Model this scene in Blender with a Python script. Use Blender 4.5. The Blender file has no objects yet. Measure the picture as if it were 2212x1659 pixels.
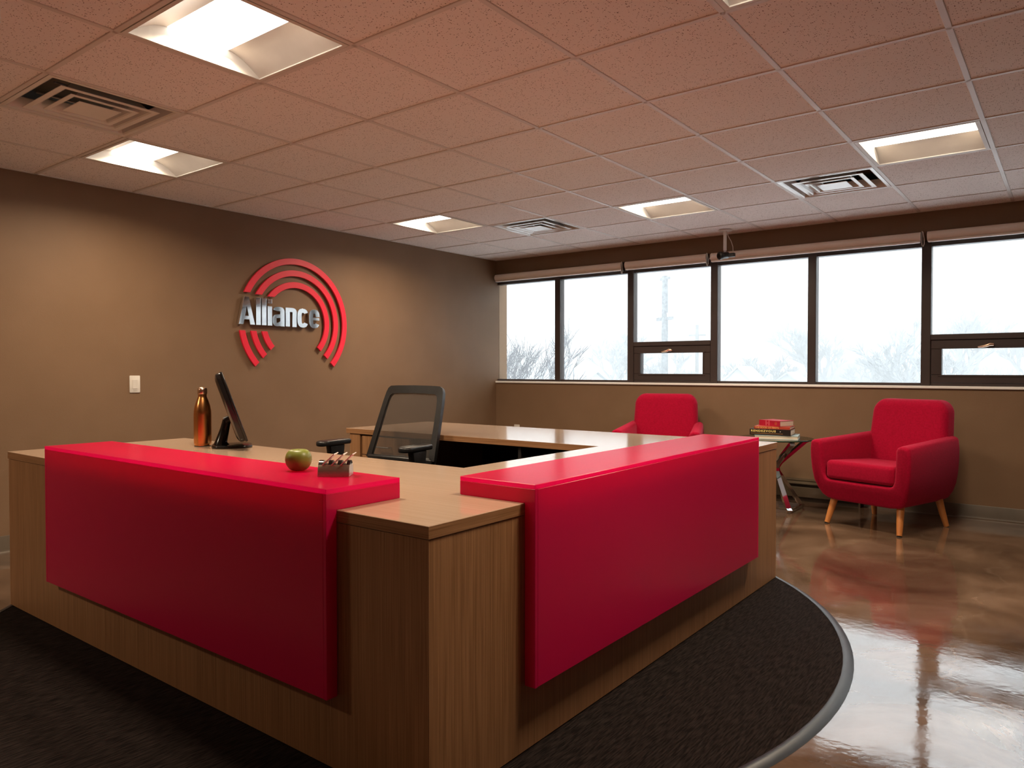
import bpy, bmesh, math, random
from mathutils import Vector, Matrix
PI = math.pi
R = math.radians
random.seed(7)
SC = bpy.context.scene
COL = SC.collection

# ------------------------------------------------------------------ camera, sky, exposure
EYE = 1.13
cam_d = bpy.data.cameras.new('camera')
cam = bpy.data.objects.new('camera', cam_d)
COL.objects.link(cam)
cam_d.sensor_fit = 'HORIZONTAL'
cam_d.sensor_width = 36.0
cam_d.lens = 36.0 * 1589.5 / 2212.0
cam_d.clip_start = 0.05
cam_d.clip_end = 500
cam.location = (0, 0, EYE)
cam.rotation_euler = (PI / 2 - 0.0191, 0.0, 0.6528)
SC.camera = cam

SKY = 3.6
world = bpy.data.worlds.new('overcast_sky')
SC.world = world
world.use_nodes = True
_bg = world.node_tree.nodes['Background']
_bg.inputs[0].default_value = (0.90, 0.96, 1.0, 1)
_bg.inputs[1].default_value = SKY

LAMP_W = 21.0
LAMP_COL = (1.0, 0.80, 0.58)

SC.view_settings.view_transform = 'Standard'
SC.view_settings.look = 'None'
SC.view_settings.gamma = 1.0
SC.view_settings.use_curve_mapping = False
SC.view_settings.exposure = 0.52

# ------------------------------------------------------------------ materials
def nd(nt, t, **kw):
    n = nt.nodes.new(t)
    for k, v in kw.items():
        setattr(n, k, v)
    return n

def principled(name, col, rough=0.5, metal=0.0, spec=0.5, **kw):
    m = bpy.data.materials.new(name)
    m.use_nodes = True
    b = m.node_tree.nodes['Principled BSDF']
    b.inputs['Base Color'].default_value = (*col, 1)
    b.inputs['Roughness'].default_value = rough
    b.inputs['Metallic'].default_value = metal
    b.inputs['Specular IOR Level'].default_value = spec
    for k, v in kw.items():
        b.inputs[k].default_value = v
    return m

def noise_variation(m, col_a, col_b, scale=6.0, detail=4.0, bump=0.0, bump_scale=None, stretch=(1, 1, 1), rough=None, pos=False):
    """colour noise (and optional fine bump / roughness) on a principled material"""
    nt = m.node_tree
    b = nt.nodes['Principled BSDF']
    if pos:
        g = nd(nt, 'ShaderNodeNewGeometry'); src = g.outputs['Position']
    else:
        g = nd(nt, 'ShaderNodeTexCoord'); src = g.outputs['Object']
    mp = nd(nt, 'ShaderNodeMapping')
    mp.inputs['Scale'].default_value = stretch
    nt.links.new(src, mp.inputs['Vector'])
    n = nd(nt, 'ShaderNodeTexNoise')
    n.inputs['Scale'].default_value = scale
    n.inputs['Detail'].default_value = detail
    nt.links.new(mp.outputs[0], n.inputs['Vector'])
    cr = nd(nt, 'ShaderNodeValToRGB')
    cr.color_ramp.elements[0].position = 0.32
    cr.color_ramp.elements[1].position = 0.68
    cr.color_ramp.elements[0].color = (*col_a, 1)
    cr.color_ramp.elements[1].color = (*col_b, 1)
    nt.links.new(n.outputs['Fac'], cr.inputs[0])
    nt.links.new(cr.outputs[0], b.inputs['Base Color'])
    if rough:
        mr = nd(nt, 'ShaderNodeMapRange')
        mr.inputs['To Min'].default_value = rough[0]
        mr.inputs['To Max'].default_value = rough[1]
        nt.links.new(n.outputs['Fac'], mr.inputs[0])
        nt.links.new(mr.outputs[0], b.inputs['Roughness'])
    if bump:
        n2 = nd(nt, 'ShaderNodeTexNoise')
        n2.inputs['Scale'].default_value = bump_scale or scale * 10
        n2.inputs['Detail'].default_value = 3
        nt.links.new(mp.outputs[0], n2.inputs['Vector'])
        bp = nd(nt, 'ShaderNodeBump')
        bp.inputs['Strength'].default_value = bump
        bp.inputs['Distance'].default_value = 0.002
        nt.links.new(n2.outputs['Fac'], bp.inputs['Height'])
        nt.links.new(bp.outputs[0], b.inputs['Normal'])
    return m

M = {}
M['wall'] = noise_variation(principled('taupe_wall_paint', (.30, .20, .13), .55, spec=.3),
                            (.205, .125, .072), (.22, .135, .079), 3.0, 2, bump=.25, bump_scale=220, pos=True)

def make_tile():
    m = principled('speckled_ceiling_tile', (.7, .6, .52), .9, spec=.1)
    nt = m.node_tree; b = nt.nodes['Principled BSDF']
    g = nd(nt, 'ShaderNodeNewGeometry')
    mp = nd(nt, 'ShaderNodeMapping'); mp.inputs['Scale'].default_value = (1.0, 1.0, 0.0)
    nt.links.new(g.outputs['Position'], mp.inputs[0])
    v = nd(nt, 'ShaderNodeTexVoronoi'); v.inputs['Scale'].default_value = 150
    nt.links.new(mp.outputs[0], v.inputs['Vector'])
    wn = nd(nt, 'ShaderNodeSeparateColor')
    nt.links.new(v.outputs['Color'], wn.inputs[0])
    # the size of each speck varies with a random value per cell
    mul = nd(nt, 'ShaderNodeMath', operation='MULTIPLY'); mul.inputs[1].default_value = .40
    pw = nd(nt, 'ShaderNodeMath', operation='POWER'); pw.inputs[1].default_value = 2.2
    nt.links.new(wn.outputs[0], pw.inputs[0]); nt.links.new(pw.outputs[0], mul.inputs[0])
    lt = nd(nt, 'ShaderNodeMath', operation='LESS_THAN')
    nt.links.new(v.outputs['Distance'], lt.inputs[0]); nt.links.new(mul.outputs[0], lt.inputs[1])
    n = nd(nt, 'ShaderNodeTexNoise'); n.inputs['Scale'].default_value = 1.3; n.inputs['Detail'].default_value = 4
    nt.links.new(mp.outputs[0], n.inputs['Vector'])
    cr = nd(nt, 'ShaderNodeValToRGB')
    cr.color_ramp.elements[0].color = (.87, .79, .75, 1); cr.color_ramp.elements[1].color = (.92, .845, .805, 1)
    nt.links.new(n.outputs['Fac'], cr.inputs[0])
    mx = nd(nt, 'ShaderNodeMix', data_type='RGBA')
    mx.inputs[7].default_value = (.20, .12, .09, 1)
    nt.links.new(lt.outputs[0], mx.inputs[0]); nt.links.new(cr.outputs[0], mx.inputs[6])
    nt.links.new(mx.outputs[2], b.inputs['Base Color'])
    bp = nd(nt, 'ShaderNodeBump'); bp.inputs['Strength'].default_value = .5; bp.inputs['Distance'].default_value = .002
    bp.invert = True
    nt.links.new(lt.outputs[0], bp.inputs['Height']); nt.links.new(bp.outputs[0], b.inputs['Normal'])
    return m
M['tile'] = make_tile()
M['grid'] = noise_variation(principled('painted_steel_grid', (.72, .66, .62), .45), (.70, .63, .58), (.74, .68, .64), 5, pos=True)
M['slab'] = noise_variation(principled('plenum_board', (.2, .2, .2), .9), (.18, .18, .18), (.22, .22, .22), 4)

def make_floor():
    m = principled('polished_brown_concrete', (.2, .11, .06), .1, spec=.5)
    nt = m.node_tree; b = nt.nodes['Principled BSDF']
    b.inputs['IOR'].default_value = 1.85
    g = nd(nt, 'ShaderNodeNewGeometry')
    n = nd(nt, 'ShaderNodeTexNoise'); n.inputs['Scale'].default_value = 1.6; n.inputs['Detail'].default_value = 9; n.inputs['Roughness'].default_value = .62
    n.inputs['Distortion'].default_value = .6
    nt.links.new(g.outputs['Position'], n.inputs['Vector'])
    cr = nd(nt, 'ShaderNodeValToRGB')
    e = cr.color_ramp.elements
    e[0].position = .28; e[0].color = (.040, .023, .014, 1)
    e[1].position = .72; e[1].color = (.23, .148, .10, 1)
    k = cr.color_ramp.elements.new(.5); k.color = (.115, .070, .044, 1)
    nt.links.new(n.outputs['Fac'], cr.inputs[0])
    # thin hairline cracks and scuffs
    v = nd(nt, 'ShaderNodeTexVoronoi', feature='DISTANCE_TO_EDGE'); v.inputs['Scale'].default_value = .55
    nz = nd(nt, 'ShaderNodeTexNoise'); nz.inputs['Scale'].default_value = 2.5; nz.inputs['Detail'].default_value = 5
    nt.links.new(g.outputs['Position'], nz.inputs['Vector'])
    va = nd(nt, 'ShaderNodeVectorMath', operation='MULTIPLY_ADD')
    va.inputs[1].default_value = (.5, .5, 0)
    nt.links.new(nz.outputs['Color'], va.inputs[0]); nt.links.new(g.outputs['Position'], va.inputs[2])
    nt.links.new(va.outputs[0], v.inputs['Vector'])
    lt = nd(nt, 'ShaderNodeMath', operation='LESS_THAN'); lt.inputs[1].default_value = .0035
    nt.links.new(v.outputs['Distance'], lt.inputs[0])
    mx = nd(nt, 'ShaderNodeMix', data_type='RGBA'); mx.inputs[7].default_value = (.36, .27, .20, 1)
    fm = nd(nt, 'ShaderNodeMath', operation='MULTIPLY'); fm.inputs[1].default_value = .10
    nt.links.new(lt.outputs[0], fm.inputs[0])
    nt.links.new(fm.outputs[0], mx.inputs[0]); nt.links.new(cr.outputs[0], mx.inputs[6])
    nt.links.new(mx.outputs[2], b.inputs['Base Color'])
    n3 = nd(nt, 'ShaderNodeTexNoise'); n3.inputs['Scale'].default_value = 7; n3.inputs['Detail'].default_value = 6
    nt.links.new(g.outputs['Position'], n3.inputs['Vector'])
    mr = nd(nt, 'ShaderNodeMapRange'); mr.inputs['From Min'].default_value = .35; mr.inputs['From Max'].default_value = .7
    mr.inputs['To Min'].default_value = .05; mr.inputs['To Max'].default_value = .12
    nt.links.new(n3.outputs['Fac'], mr.inputs[0]); nt.links.new(mr.outputs[0], b.inputs['Roughness'])
    n2 = nd(nt, 'ShaderNodeTexNoise'); n2.inputs['Scale'].default_value = 28; n2.inputs['Detail'].default_value = 2
    nt.links.new(g.outputs['Position'], n2.inputs['Vector'])
    bp = nd(nt, 'ShaderNodeBump'); bp.inputs['Strength'].default_value = .09; bp.inputs['Distance'].default_value = .003
    nt.links.new(n2.outputs['Fac'], bp.inputs['Height']); nt.links.new(bp.outputs[0], b.inputs['Normal'])
    return m
M['floor'] = make_floor()

def make_wood(name, ca, cb, axis, rough=.4, fine=330.0, spec=.5):
    """zebra laminate: fine streaks running along `axis` (0 x, 1 y, 2 z)"""
    m = principled(name, ca, rough, spec=spec)
    nt = m.node_tree; b = nt.nodes['Principled BSDF']
    g = nd(nt, 'ShaderNodeNewGeometry')
    mp = nd(nt, 'ShaderNodeMapping')
    s = [1.0, 1.0, 1.0]; s[axis] = .010
    mp.inputs['Scale'].default_value = s
    nt.links.new(g.outputs['Position'], mp.inputs[0])
    n = nd(nt, 'ShaderNodeTexNoise'); n.inputs['Scale'].default_value = fine; n.inputs['Detail'].default_value = 2
    n2 = nd(nt, 'ShaderNodeTexNoise'); n2.inputs['Scale'].default_value = fine * .16; n2.inputs['Detail'].default_value = 2
    nt.links.new(mp.outputs[0], n.inputs['Vector']); nt.links.new(mp.outputs[0], n2.inputs['Vector'])
    a = nd(nt, 'ShaderNodeMath', operation='MULTIPLY_ADD'); a.inputs[1].default_value = .22
    nt.links.new(n2.outputs['Fac'], a.inputs[0])
    sc = nd(nt, 'ShaderNodeMath', operation='MULTIPLY'); sc.inputs[1].default_value = .78
    nt.links.new(n.outputs['Fac'], sc.inputs[0]); nt.links.new(sc.outputs[0], a.inputs[2])
    cr = nd(nt, 'ShaderNodeValToRGB')
    cr.color_ramp.elements[0].position = .36; cr.color_ramp.elements[1].position = .62
    cr.color_ramp.elements[0].color = (*ca, 1); cr.color_ramp.elements[1].color = (*cb, 1)
    nt.links.new(a.outputs[0], cr.inputs[0]); nt.links.new(cr.outputs[0], b.inputs['Base Color'])
    return m
M['wood_v'] = make_wood('zebra_laminate_vertical', (.25, .118, .048), (.40, .205, .095), 2, .42)
M['wood_x'] = make_wood('zebra_laminate_edge_x', (.25, .118, .048), (.40, .205, .095), 0, .42)
M['wood_y'] = make_wood('zebra_laminate_edge_y', (.25, .118, .048), (.40, .205, .095), 1, .42)
M['top_x'] = make_wood('laminate_top', (.43, .30, .21), (.47, .335, .24), 0, .12, 120)
M['dark_panel'] = noise_variation(principled('dark_modesty_panel', (.02, .018, .018), .5), (.018, .016, .016), (.024, .02, .02), 20)

def make_acrylic(name='frosted_red_acrylic', glow=.48):
    m = bpy.data.materials.new(name)
    m.use_nodes = True
    nt = m.node_tree
    b = nt.nodes['Principled BSDF']; out = nt.nodes['Material Output']
    g = nd(nt, 'ShaderNodeNewGeometry')
    n = nd(nt, 'ShaderNodeTexNoise'); n.inputs['Scale'].default_value = 2.0
    nt.links.new(g.outputs['Position'], n.inputs['Vector'])
    cr = nd(nt, 'ShaderNodeValToRGB')
    cr.color_ramp.elements[0].color = (.78, .014, .125, 1); cr.color_ramp.elements[1].color = (.82, .016, .135, 1)
    nt.links.new(n.outputs['Fac'], cr.inputs[0]); nt.links.new(cr.outputs[0], b.inputs['Base Color'])
    b.inputs['Roughness'].default_value = .23
    b.inputs['IOR'].default_value = 1.5
    tr = nd(nt, 'ShaderNodeBsdfTranslucent'); tr.inputs[0].default_value = (.95, .06, .36, 1)
    mx = nd(nt, 'ShaderNodeMixShader'); mx.inputs[0].default_value = glow
    nt.links.new(b.outputs[0], mx.inputs[1]); nt.links.new(tr.outputs[0], mx.inputs[2])
    nt.links.new(mx.outputs[0], out.inputs['Surface'])
    return m
M['acrylic'] = make_acrylic()
M['acrylic_top'] = make_acrylic('clearer_red_acrylic', .66)

def make_fabric(name, ca, cb):
    m = noise_variation(principled(name, ca, .92, spec=.15), ca, cb, 90, 3, bump=.35, bump_scale=500)
    b = m.node_tree.nodes['Principled BSDF']
    b.inputs['Sheen Weight'].default_value = .22
    b.inputs['Sheen Roughness'].default_value = .4
    b.inputs['Sheen Tint'].default_value = (1, .25, .4, 1)
    return m
M['fabric'] = make_fabric('crimson_wool_fabric', (.30, .0015, .022), (.38, .002, .030))
M['legwood'] = noise_variation(principled('varnished_beech', (.55, .2, .05), .35), (.48, .17, .045), (.62, .25, .07), 14, 3, stretch=(1, 1, .1))
M['chrome'] = noise_variation(principled('polished_chrome', (.85, .85, .86), .06, 1.0), (.82, .82, .83), (.88, .88, .89), 8)
M['steel'] = noise_variation(principled('brushed_steel', (.62, .58, .48), .42, 1.0), (.55, .51, .42), (.68, .64, .54), 60, 2, stretch=(1, 1, 30))
M['alu'] = noise_variation(principled('satin_aluminium', (.6, .6, .6), .3, 1.0), (.55, .55, .55), (.65, .65, .65), 30)
M['copper'] = noise_variation(principled('brushed_copper', (.80, .36, .12), .24, 1.0), (.74, .32, .10), (.84, .40, .15), 40, 2, stretch=(30, 30, .3))
M['copper_cap'] = noise_variation(principled('pale_copper_cap', (.82, .56, .40), .25, 1.0), (.78, .52, .37), (.86, .60, .44), 40, 2, stretch=(30, 30, .3))
M['frame'] = noise_variation(principled('bronze_window_frame', (.050, .036, .034), .38), (.047, .034, .032), (.053, .038, .036), 8)
M['blackplastic'] = noise_variation(principled('black_plastic', (.012, .012, .013), .35), (.010, .010, .011), (.015, .015, .016), 30)
M['blackgloss'] = noise_variation(principled('glossy_black_plastic', (.01, .009, .009), .16), (.009, .008, .008), (.013, .011, .011), 20)
M['rubber'] = noise_variation(principled('black_rubber', (.015, .015, .016), .55), (.012, .012, .013), (.02, .02, .021), 30)
M['greyrubber'] = noise_variation(principled('grey_rubber_trim', (.022, .027, .034), .4), (.019, .023, .029), (.026, .031, .039), 12)
M['white'] = noise_variation(principled('white_plastic', (.72, .68, .62), .4), (.70, .66, .60), (.74, .70, .64), 10)
M['fixture'] = noise_variation(principled('white_enamel_reflector', (.72, .68, .62), .5), (.70, .66, .60), (.74, .70, .64), 10)
M['vent'] = noise_variation(principled('glossy_white_vent_enamel', (.74, .70, .66), .12), (.72, .68, .64), (.76, .72, .68), 8)
M['duct'] = noise_variation(principled('galvanised_duct', (.20, .165, .12), .5), (.16, .13, .09), (.24, .20, .15), 10)
M['blind'] = noise_variation(principled('beige_blind_cassette', (.93, .82, .72), .45), (.91, .80, .70), (.95, .84, .74), 6)
M['sill'] = noise_variation(principled('white_sill_paint', (.90, .88, .85), .4), (.89, .87, .84), (.92, .90, .87), 10)
M['base'] = noise_variation(principled('vinyl_cove_base', (.11, .085, .06), .4), (.10, .078, .055), (.12, .092, .066), 8)
M['red'] = noise_variation(principled('red_sign_lacquer', (.86, .014, .05), .4), (.84, .013, .047), (.88, .016, .054), 6)
M['heater'] = noise_variation(principled('brown_heater_enamel', (.09, .062, .04), .35), (.083, .057, .036), (.097, .067, .044), 8)
M['apple'] = noise_variation(principled('green_fruit_skin', (.20, .25, .03), .38), (.19, .20, .03), (.22, .27, .04), 9, 4)
M['stem'] = noise_variation(principled('brown_stem', (.08, .05, .02), .7), (.07, .04, .015), (.09, .06, .025), 50)
M['card'] = noise_variation(principled('white_card', (.75, .66, .60), .45), (.73, .64, .58), (.77, .68, .62), 30)
M['paper'] = noise_variation(principled('cream_page_block', (.72, .62, .50), .8), (.66, .56, .44), (.76, .66, .54), 4, 2, stretch=(1, 1, 260))
M['bookred'] = noise_variation(principled('red_book_cloth', (.38, .008, .03), .4), (.36, .007, .028), (.40, .01, .034), 40)
M['bookbrick'] = noise_variation(principled('brick_red_dust_jacket', (.42, .05, .03), .4), (.38, .045, .025), (.46, .06, .035), 30)
M['bookblack'] = noise_variation(principled('black_dust_jacket', (.02, .014, .012), .35), (.017, .012, .01), (.024, .016, .014), 30)
M['bookblue'] = noise_variation(principled('pale_blue_cover', (.40, .55, .60), .4), (.37, .52, .57), (.43, .58, .63), 20)
M['gold'] = noise_variation(principled('yellow_lettering', (.85, .66, .22), .4), (.82, .63, .2), (.88, .7, .25), 60)
M['orange'] = noise_variation(principled('orange_lettering', (.85, .42, .14), .4), (.82, .40, .12), (.88, .45, .16), 60)
M['pink'] = noise_variation(principled('pink_lettering', (.80, .35, .38), .4), (.78, .33, .36), (.82, .37, .4), 60)

def make_mesh_fabric():
    """see-through office chair mesh: a fine square net, about half open"""
    m = bpy.data.materials.new('black_chair_mesh'); m.use_nodes = True
    nt = m.node_tree; b = nt.nodes['Principled BSDF']; out = nt.nodes['Material Output']
    b.inputs['Roughness'].default_value = .7
    tc = nd(nt, 'ShaderNodeTexCoord')
    n = nd(nt, 'ShaderNodeTexNoise'); n.inputs['Scale'].default_value = 60
    nt.links.new(tc.outputs['Object'], n.inputs['Vector'])
    cr = nd(nt, 'ShaderNodeValToRGB')
    cr.color_ramp.elements[0].color = (.035, .03, .026, 1); cr.color_ramp.elements[1].color = (.05, .043, .038, 1)
    nt.links.new(n.outputs['Fac'], cr.inputs[0]); nt.links.new(cr.outputs[0], b.inputs['Base Color'])
    t = nd(nt, 'ShaderNodeBsdfTransparent')
    mx = nd(nt, 'ShaderNodeMixShader')
    mx.inputs[0].default_value = .34
    nt.links.new(b.outputs[0], mx.inputs[1]); nt.links.new(t.outputs[0], mx.inputs[2])
    nt.links.new(mx.outputs[0], out.inputs['Surface'])
    return m
M['mesh'] = make_mesh_fabric()

def make_glass(name, tint, refl=.5):
    m = bpy.data.materials.new(name); m.use_nodes = True
    nt = m.node_tree; out = nt.nodes['Material Output']
    nt.nodes.remove(nt.nodes['Principled BSDF'])
    t = nd(nt, 'ShaderNodeBsdfTransparent'); t.inputs[0].default_value = (*tint, 1)
    g = nd(nt, 'ShaderNodeBsdfGlossy'); g.inputs['Roughness'].default_value = .02
    f = nd(nt, 'ShaderNodeFresnel'); f.inputs['IOR'].default_value = 1.45
    mu = nd(nt, 'ShaderNodeMath', operation='MULTIPLY'); mu.inputs[1].default_value = refl
    nt.links.new(f.outputs[0], mu.inputs[0])
    mx = nd(nt, 'ShaderNodeMixShader')
    nt.links.new(mu.outputs[0], mx.inputs[0]); nt.links.new(t.outputs[0], mx.inputs[1]); nt.links.new(g.outputs[0], mx.inputs[2])
    nt.links.new(mx.outputs[0], out.inputs['Surface'])
    return m
M['pane'] = make_glass('window_glass', (.97, .985, .985), .6)
M['tglass'] = make_glass('table_glass', (.80, .88, .84), 1.0)
M['tedge'] = noise_variation(principled('green_glass_edge', (.012, .05, .035), .1), (.01, .045, .03), (.014, .055, .04), 8)

def make_lens():
    m = bpy.data.materials.new('lit_diffuser_lens'); m.use_nodes = True
    nt = m.node_tree; out = nt.nodes['Material Output']
    nt.nodes.remove(nt.nodes['Principled BSDF'])
    e = nd(nt, 'ShaderNodeEmission')
    e.inputs[0].default_value = (1.0, .93, .84, 1); e.inputs[1].default_value = 3.6
    nt.links.new(e.outputs[0], out.inputs['Surface'])
    return m
M['lens'] = make_lens()

def make_carpet():
    m = principled('dark_ribbed_carpet', (.02, .015, .013), .95, spec=.1)
    nt = m.node_tree; b = nt.nodes['Principled BSDF']
    g = nd(nt, 'ShaderNodeNewGeometry')
    mp = nd(nt, 'ShaderNodeMapping'); mp.inputs['Scale'].default_value = (1, .10, 1)
    nt.links.new(g.outputs['Position'], mp.inputs[0])
    n = nd(nt, 'ShaderNodeTexNoise'); n.inputs['Scale'].default_value = 190; n.inputs['Detail'].default_value = 3
    nt.links.new(mp.outputs[0], n.inputs['Vector'])
    cr = nd(nt, 'ShaderNodeValToRGB')
    cr.color_ramp.elements[0].position = .38; cr.color_ramp.elements[1].position = .66
    cr.color_ramp.elements[0].color = (.006, .004, .0035, 1); cr.color_ramp.elements[1].color = (.024, .017, .015, 1)
    nt.links.new(n.outputs['Fac'], cr.inputs[0]); nt.links.new(cr.outputs[0], b.inputs['Base Color'])
    bp = nd(nt, 'ShaderNodeBump'); bp.inputs['Strength'].default_value = .8; bp.inputs['Distance'].default_value = .004
    nt.links.new(n.outputs['Fac'], bp.inputs['Height']); nt.links.new(bp.outputs[0], b.inputs['Normal'])
    return m
M['carpet'] = make_carpet()
# outside
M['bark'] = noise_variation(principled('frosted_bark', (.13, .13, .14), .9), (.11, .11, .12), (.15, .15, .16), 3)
M['bark_far'] = noise_variation(principled('haze_paled_bark', (.34, .36, .38), .9), (.31, .33, .35), (.37, .39, .41), 3)  # distance haze put into the colour of far trees, scrub and thin poles
M['pole'] = noise_variation(principled('weathered_pole_wood', (.17, .18, .19), .9), (.10, .11, .12), (.24, .25, .26), 9, 4)
M['roof'] = noise_variation(principled('snowy_shingle', (.34, .37, .38), .9), (.24, .27, .28), (.42, .45, .46), 30, 3)
M['siding'] = noise_variation(principled('pale_siding', (.5, .51, .52), .8), (.48, .49, .5), (.52, .53, .54), 6)
M['ground'] = noise_variation(principled('snowy_ground', (.8, .82, .84), .95), (.74, .76, .78), (.86, .88, .9), .05)
M['farwall'] = noise_variation(principled('pale_block_wall', (.40, .43, .45), .9), (.38, .41, .43), (.42, .45, .47), .4)

# ------------------------------------------------------------------ mesh helpers
class B:
    def __init__(self):
        self.bm = bmesh.new()
    def box(self, lo, hi, bev=0.0, seg=2, rot=None, piv=None):
        bm = self.bm
        x0, y0, z0 = lo; x1, y1, z1 = hi
        vs = [bm.verts.new(p) for p in ((x0, y0, z0), (x1, y0, z0), (x1, y1, z0), (x0, y1, z0), (x0, y0, z1), (x1, y0, z1), (x1, y1, z1), (x0, y1, z1))]
        fs = [bm.faces.new([vs[i] for i in f]) for f in ((3, 2, 1, 0), (4, 5, 6, 7), (0, 1, 5, 4), (1, 2, 6, 5), (2, 3, 7, 6), (3, 0, 4, 7))]
        if rot is not None:
            c = Vector(piv) if piv else Vector(((x0 + x1) / 2, (y0 + y1) / 2, (z0 + z1) / 2))
            for v in vs:
                v.co = c + rot @ (v.co - c)
        if bev > 0:
            es = set()
            for f in fs:
                es.update(f.edges)
            bmesh.ops.bevel(bm, geom=list(es), offset=bev, segments=seg, affect='EDGES', profile=.5)
        return self
    def prism(self, pts, axis, a, b, bev=0.0, seg=2, rim='both'):
        """polygon (2-D points) extruded along axis from a to b; axis 0: pts=(y,z), 1: (x,z), 2: (x,y)"""
        bm = self.bm
        def mk(p, t):
            return {0: (t, p[0], p[1]), 1: (p[0], t, p[1]), 2: (p[0], p[1], t)}[axis]
        va = [bm.verts.new(mk(p, a)) for p in pts]
        vb = [bm.verts.new(mk(p, b)) for p in pts]
        n = len(pts)
        fa = bm.faces.new(va); fb = bm.faces.new(list(reversed(vb)))
        sides = [bm.faces.new((va[i], vb[i], vb[(i + 1) % n], va[(i + 1) % n])) for i in range(n)]
        bmesh.ops.recalc_face_normals(bm, faces=[fa, fb] + sides)
        if bev > 0:
            es = []
            if rim in ('both', 'a'): es += list(fa.edges)
            if rim in ('both', 'b'): es += list(fb.edges)
            bmesh.ops.bevel(bm, geom=es, offset=bev, segments=seg, affect='EDGES', profile=.5, clamp_overlap=True)
        return self
    def lathe(self, prof, c=(0, 0, 0), n=32, mat=None):
        """profile [(r,z)...] about z"""
        bm = self.bm; rings = []
        for r, z in prof:
            if r < 1e-6:
                rings.append([bm.verts.new((0, 0, z))])
            else:
                rings.append([bm.verts.new((r * math.cos(2 * PI * i / n), r * math.sin(2 * PI * i / n), z)) for i in range(n)])
        for A, Bq in zip(rings[:-1], rings[1:]):
            for i in range(n):
                j = (i + 1) % n
                if len(A) == 1 and len(Bq) == 1: continue
                if len(A) == 1: bm.faces.new((A[0], Bq[j], Bq[i]))
                elif len(Bq) == 1: bm.faces.new((A[i], A[j], Bq[0]))
                else: bm.faces.new((A[i], A[j], Bq[j], Bq[i]))
        allv = [v for r in rings for v in r]
        mt = Matrix.Translation(c) @ (mat.to_4x4() if mat is not None else Matrix.Identity(4))
        for v in allv: v.co = mt @ v.co
        return self
    def tube(self, pts, r, n=8, cap=True):
        bm = self.bm
        P = [Vector(p) for p in pts]
        rs = r if isinstance(r, (list, tuple)) else [r] * len(P)
        rings = []
        up = None
        for i, p in enumerate(P):
            d = (P[min(i + 1, len(P) - 1)] - P[max(i - 1, 0)]).normalized()
            if up is None:
                up = Vector((0, 0, 1)) if abs(d.z) < .9 else Vector((1, 0, 0))
            a = d.cross(up).normalized(); up = a.cross(d).normalized()
            rings.append([bm.verts.new(p + rs[i] * (math.cos(2 * PI * k / n) * a + math.sin(2 * PI * k / n) * up)) for k in range(n)])
        for A, Bq in zip(rings[:-1], rings[1:]):
            for k in range(n):
                bm.faces.new((A[k], A[(k + 1) % n], Bq[(k + 1) % n], Bq[k]))
        if cap and n > 2:
            bm.faces.new(list(reversed(rings[0]))); bm.faces.new(rings[-1])
        return self
    def strip(self, pts, w, t, wdir):
        """flat bar of width w (along wdir) and thickness t swept along pts"""
        bm = self.bm
        P = [Vector(p) for p in pts]; rings = []
        W = Vector(wdir).normalized()
        for i, p in enumerate(P):
            d = (P[min(i + 1, len(P) - 1)] - P[max(i - 1, 0)]).normalized()
            ww = (W - d * W.dot(d)).normalized()
            nn = d.cross(ww).normalized()
            rings.append([bm.verts.new(p + s * ww * w / 2 + q * nn * t / 2) for s, q in ((-1, -1), (1, -1), (1, 1), (-1, 1))])
        for A, Bq in zip(rings[:-1], rings[1:]):
            for k in range(4):
                bm.faces.new((A[k], A[(k + 1) % 4], Bq[(k + 1) % 4], Bq[k]))
        bm.faces.new(list(reversed(rings[0]))); bm.faces.new(rings[-1])
        return self
    def each(self, fn):
        for v in self.bm.verts: v.co = Vector(fn(v.co))
        return self
    def obj(self, name, mat, parent=None, smooth=None, loc=None):
        bm = self.bm
        bmesh.ops.recalc_face_normals(bm, faces=bm.faces[:])
        me = bpy.data.meshes.new(name)
        bm.to_mesh(me); bm.free()
        if smooth is not None:
            for p in me.polygons: p.use_smooth = True
            me.set_sharp_from_angle(angle=R(smooth))
        me.materials.append(M[mat] if isinstance(mat, str) else mat)
        o = bpy.data.objects.new(name, me)
        COL.objects.link(o)
        if parent is not None: o.parent = parent
        if loc is not None: o.location = loc
        return o

def share(name, src, parent, loc=(0, 0, 0), rot=(0, 0, 0)):
    o = bpy.data.objects.new(name, src.data)
    COL.objects.link(o); o.parent = parent; o.location = loc; o.rotation_euler = rot
    return o

def thing(name, label, cat, loc=(0, 0, 0), rz=0.0, group=None):
    o = bpy.data.objects.new(name, None); COL.objects.link(o)
    o.location = loc; o.rotation_euler = (0, 0, rz)
    o['label'] = label; o['category'] = cat
    if group: o['group'] = group
    return o

def tag(o, label, cat, group=None):
    o['label'] = label; o['category'] = cat
    if group: o['group'] = group
    return o

def structure(o, label=None, cat=None):
    o['kind'] = 'structure'
    if label: o['label'] = label
    if cat: o['category'] = cat
    return o

def copy_tree(src, loc, rz, label, group=None):
    def rec(o, par):
        c = o.copy(); COL.objects.link(c)
        if par is not None: c.parent = par
        for ch in list(o.children): rec(ch, c)
        return c
    c = rec(src, None)
    c.location = loc; c.rotation_euler = (0, 0, rz)
    c['label'] = label
    if group: c['group'] = group
    return c

def rrect(w, h, r, n=6, cx=0, cy=0):
    pts = []
    for sx, sy, a0 in ((1, -1, -90), (1, 1, 0), (-1, 1, 90), (-1, -1, 180)):
        for k in range(n + 1):
            a = R(a0 + 90 * k / n)
            pts.append((cx + sx * (w / 2 - r) + r * math.cos(a), cy + sy * (h / 2 - r) + r * math.sin(a)))
    return pts

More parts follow.
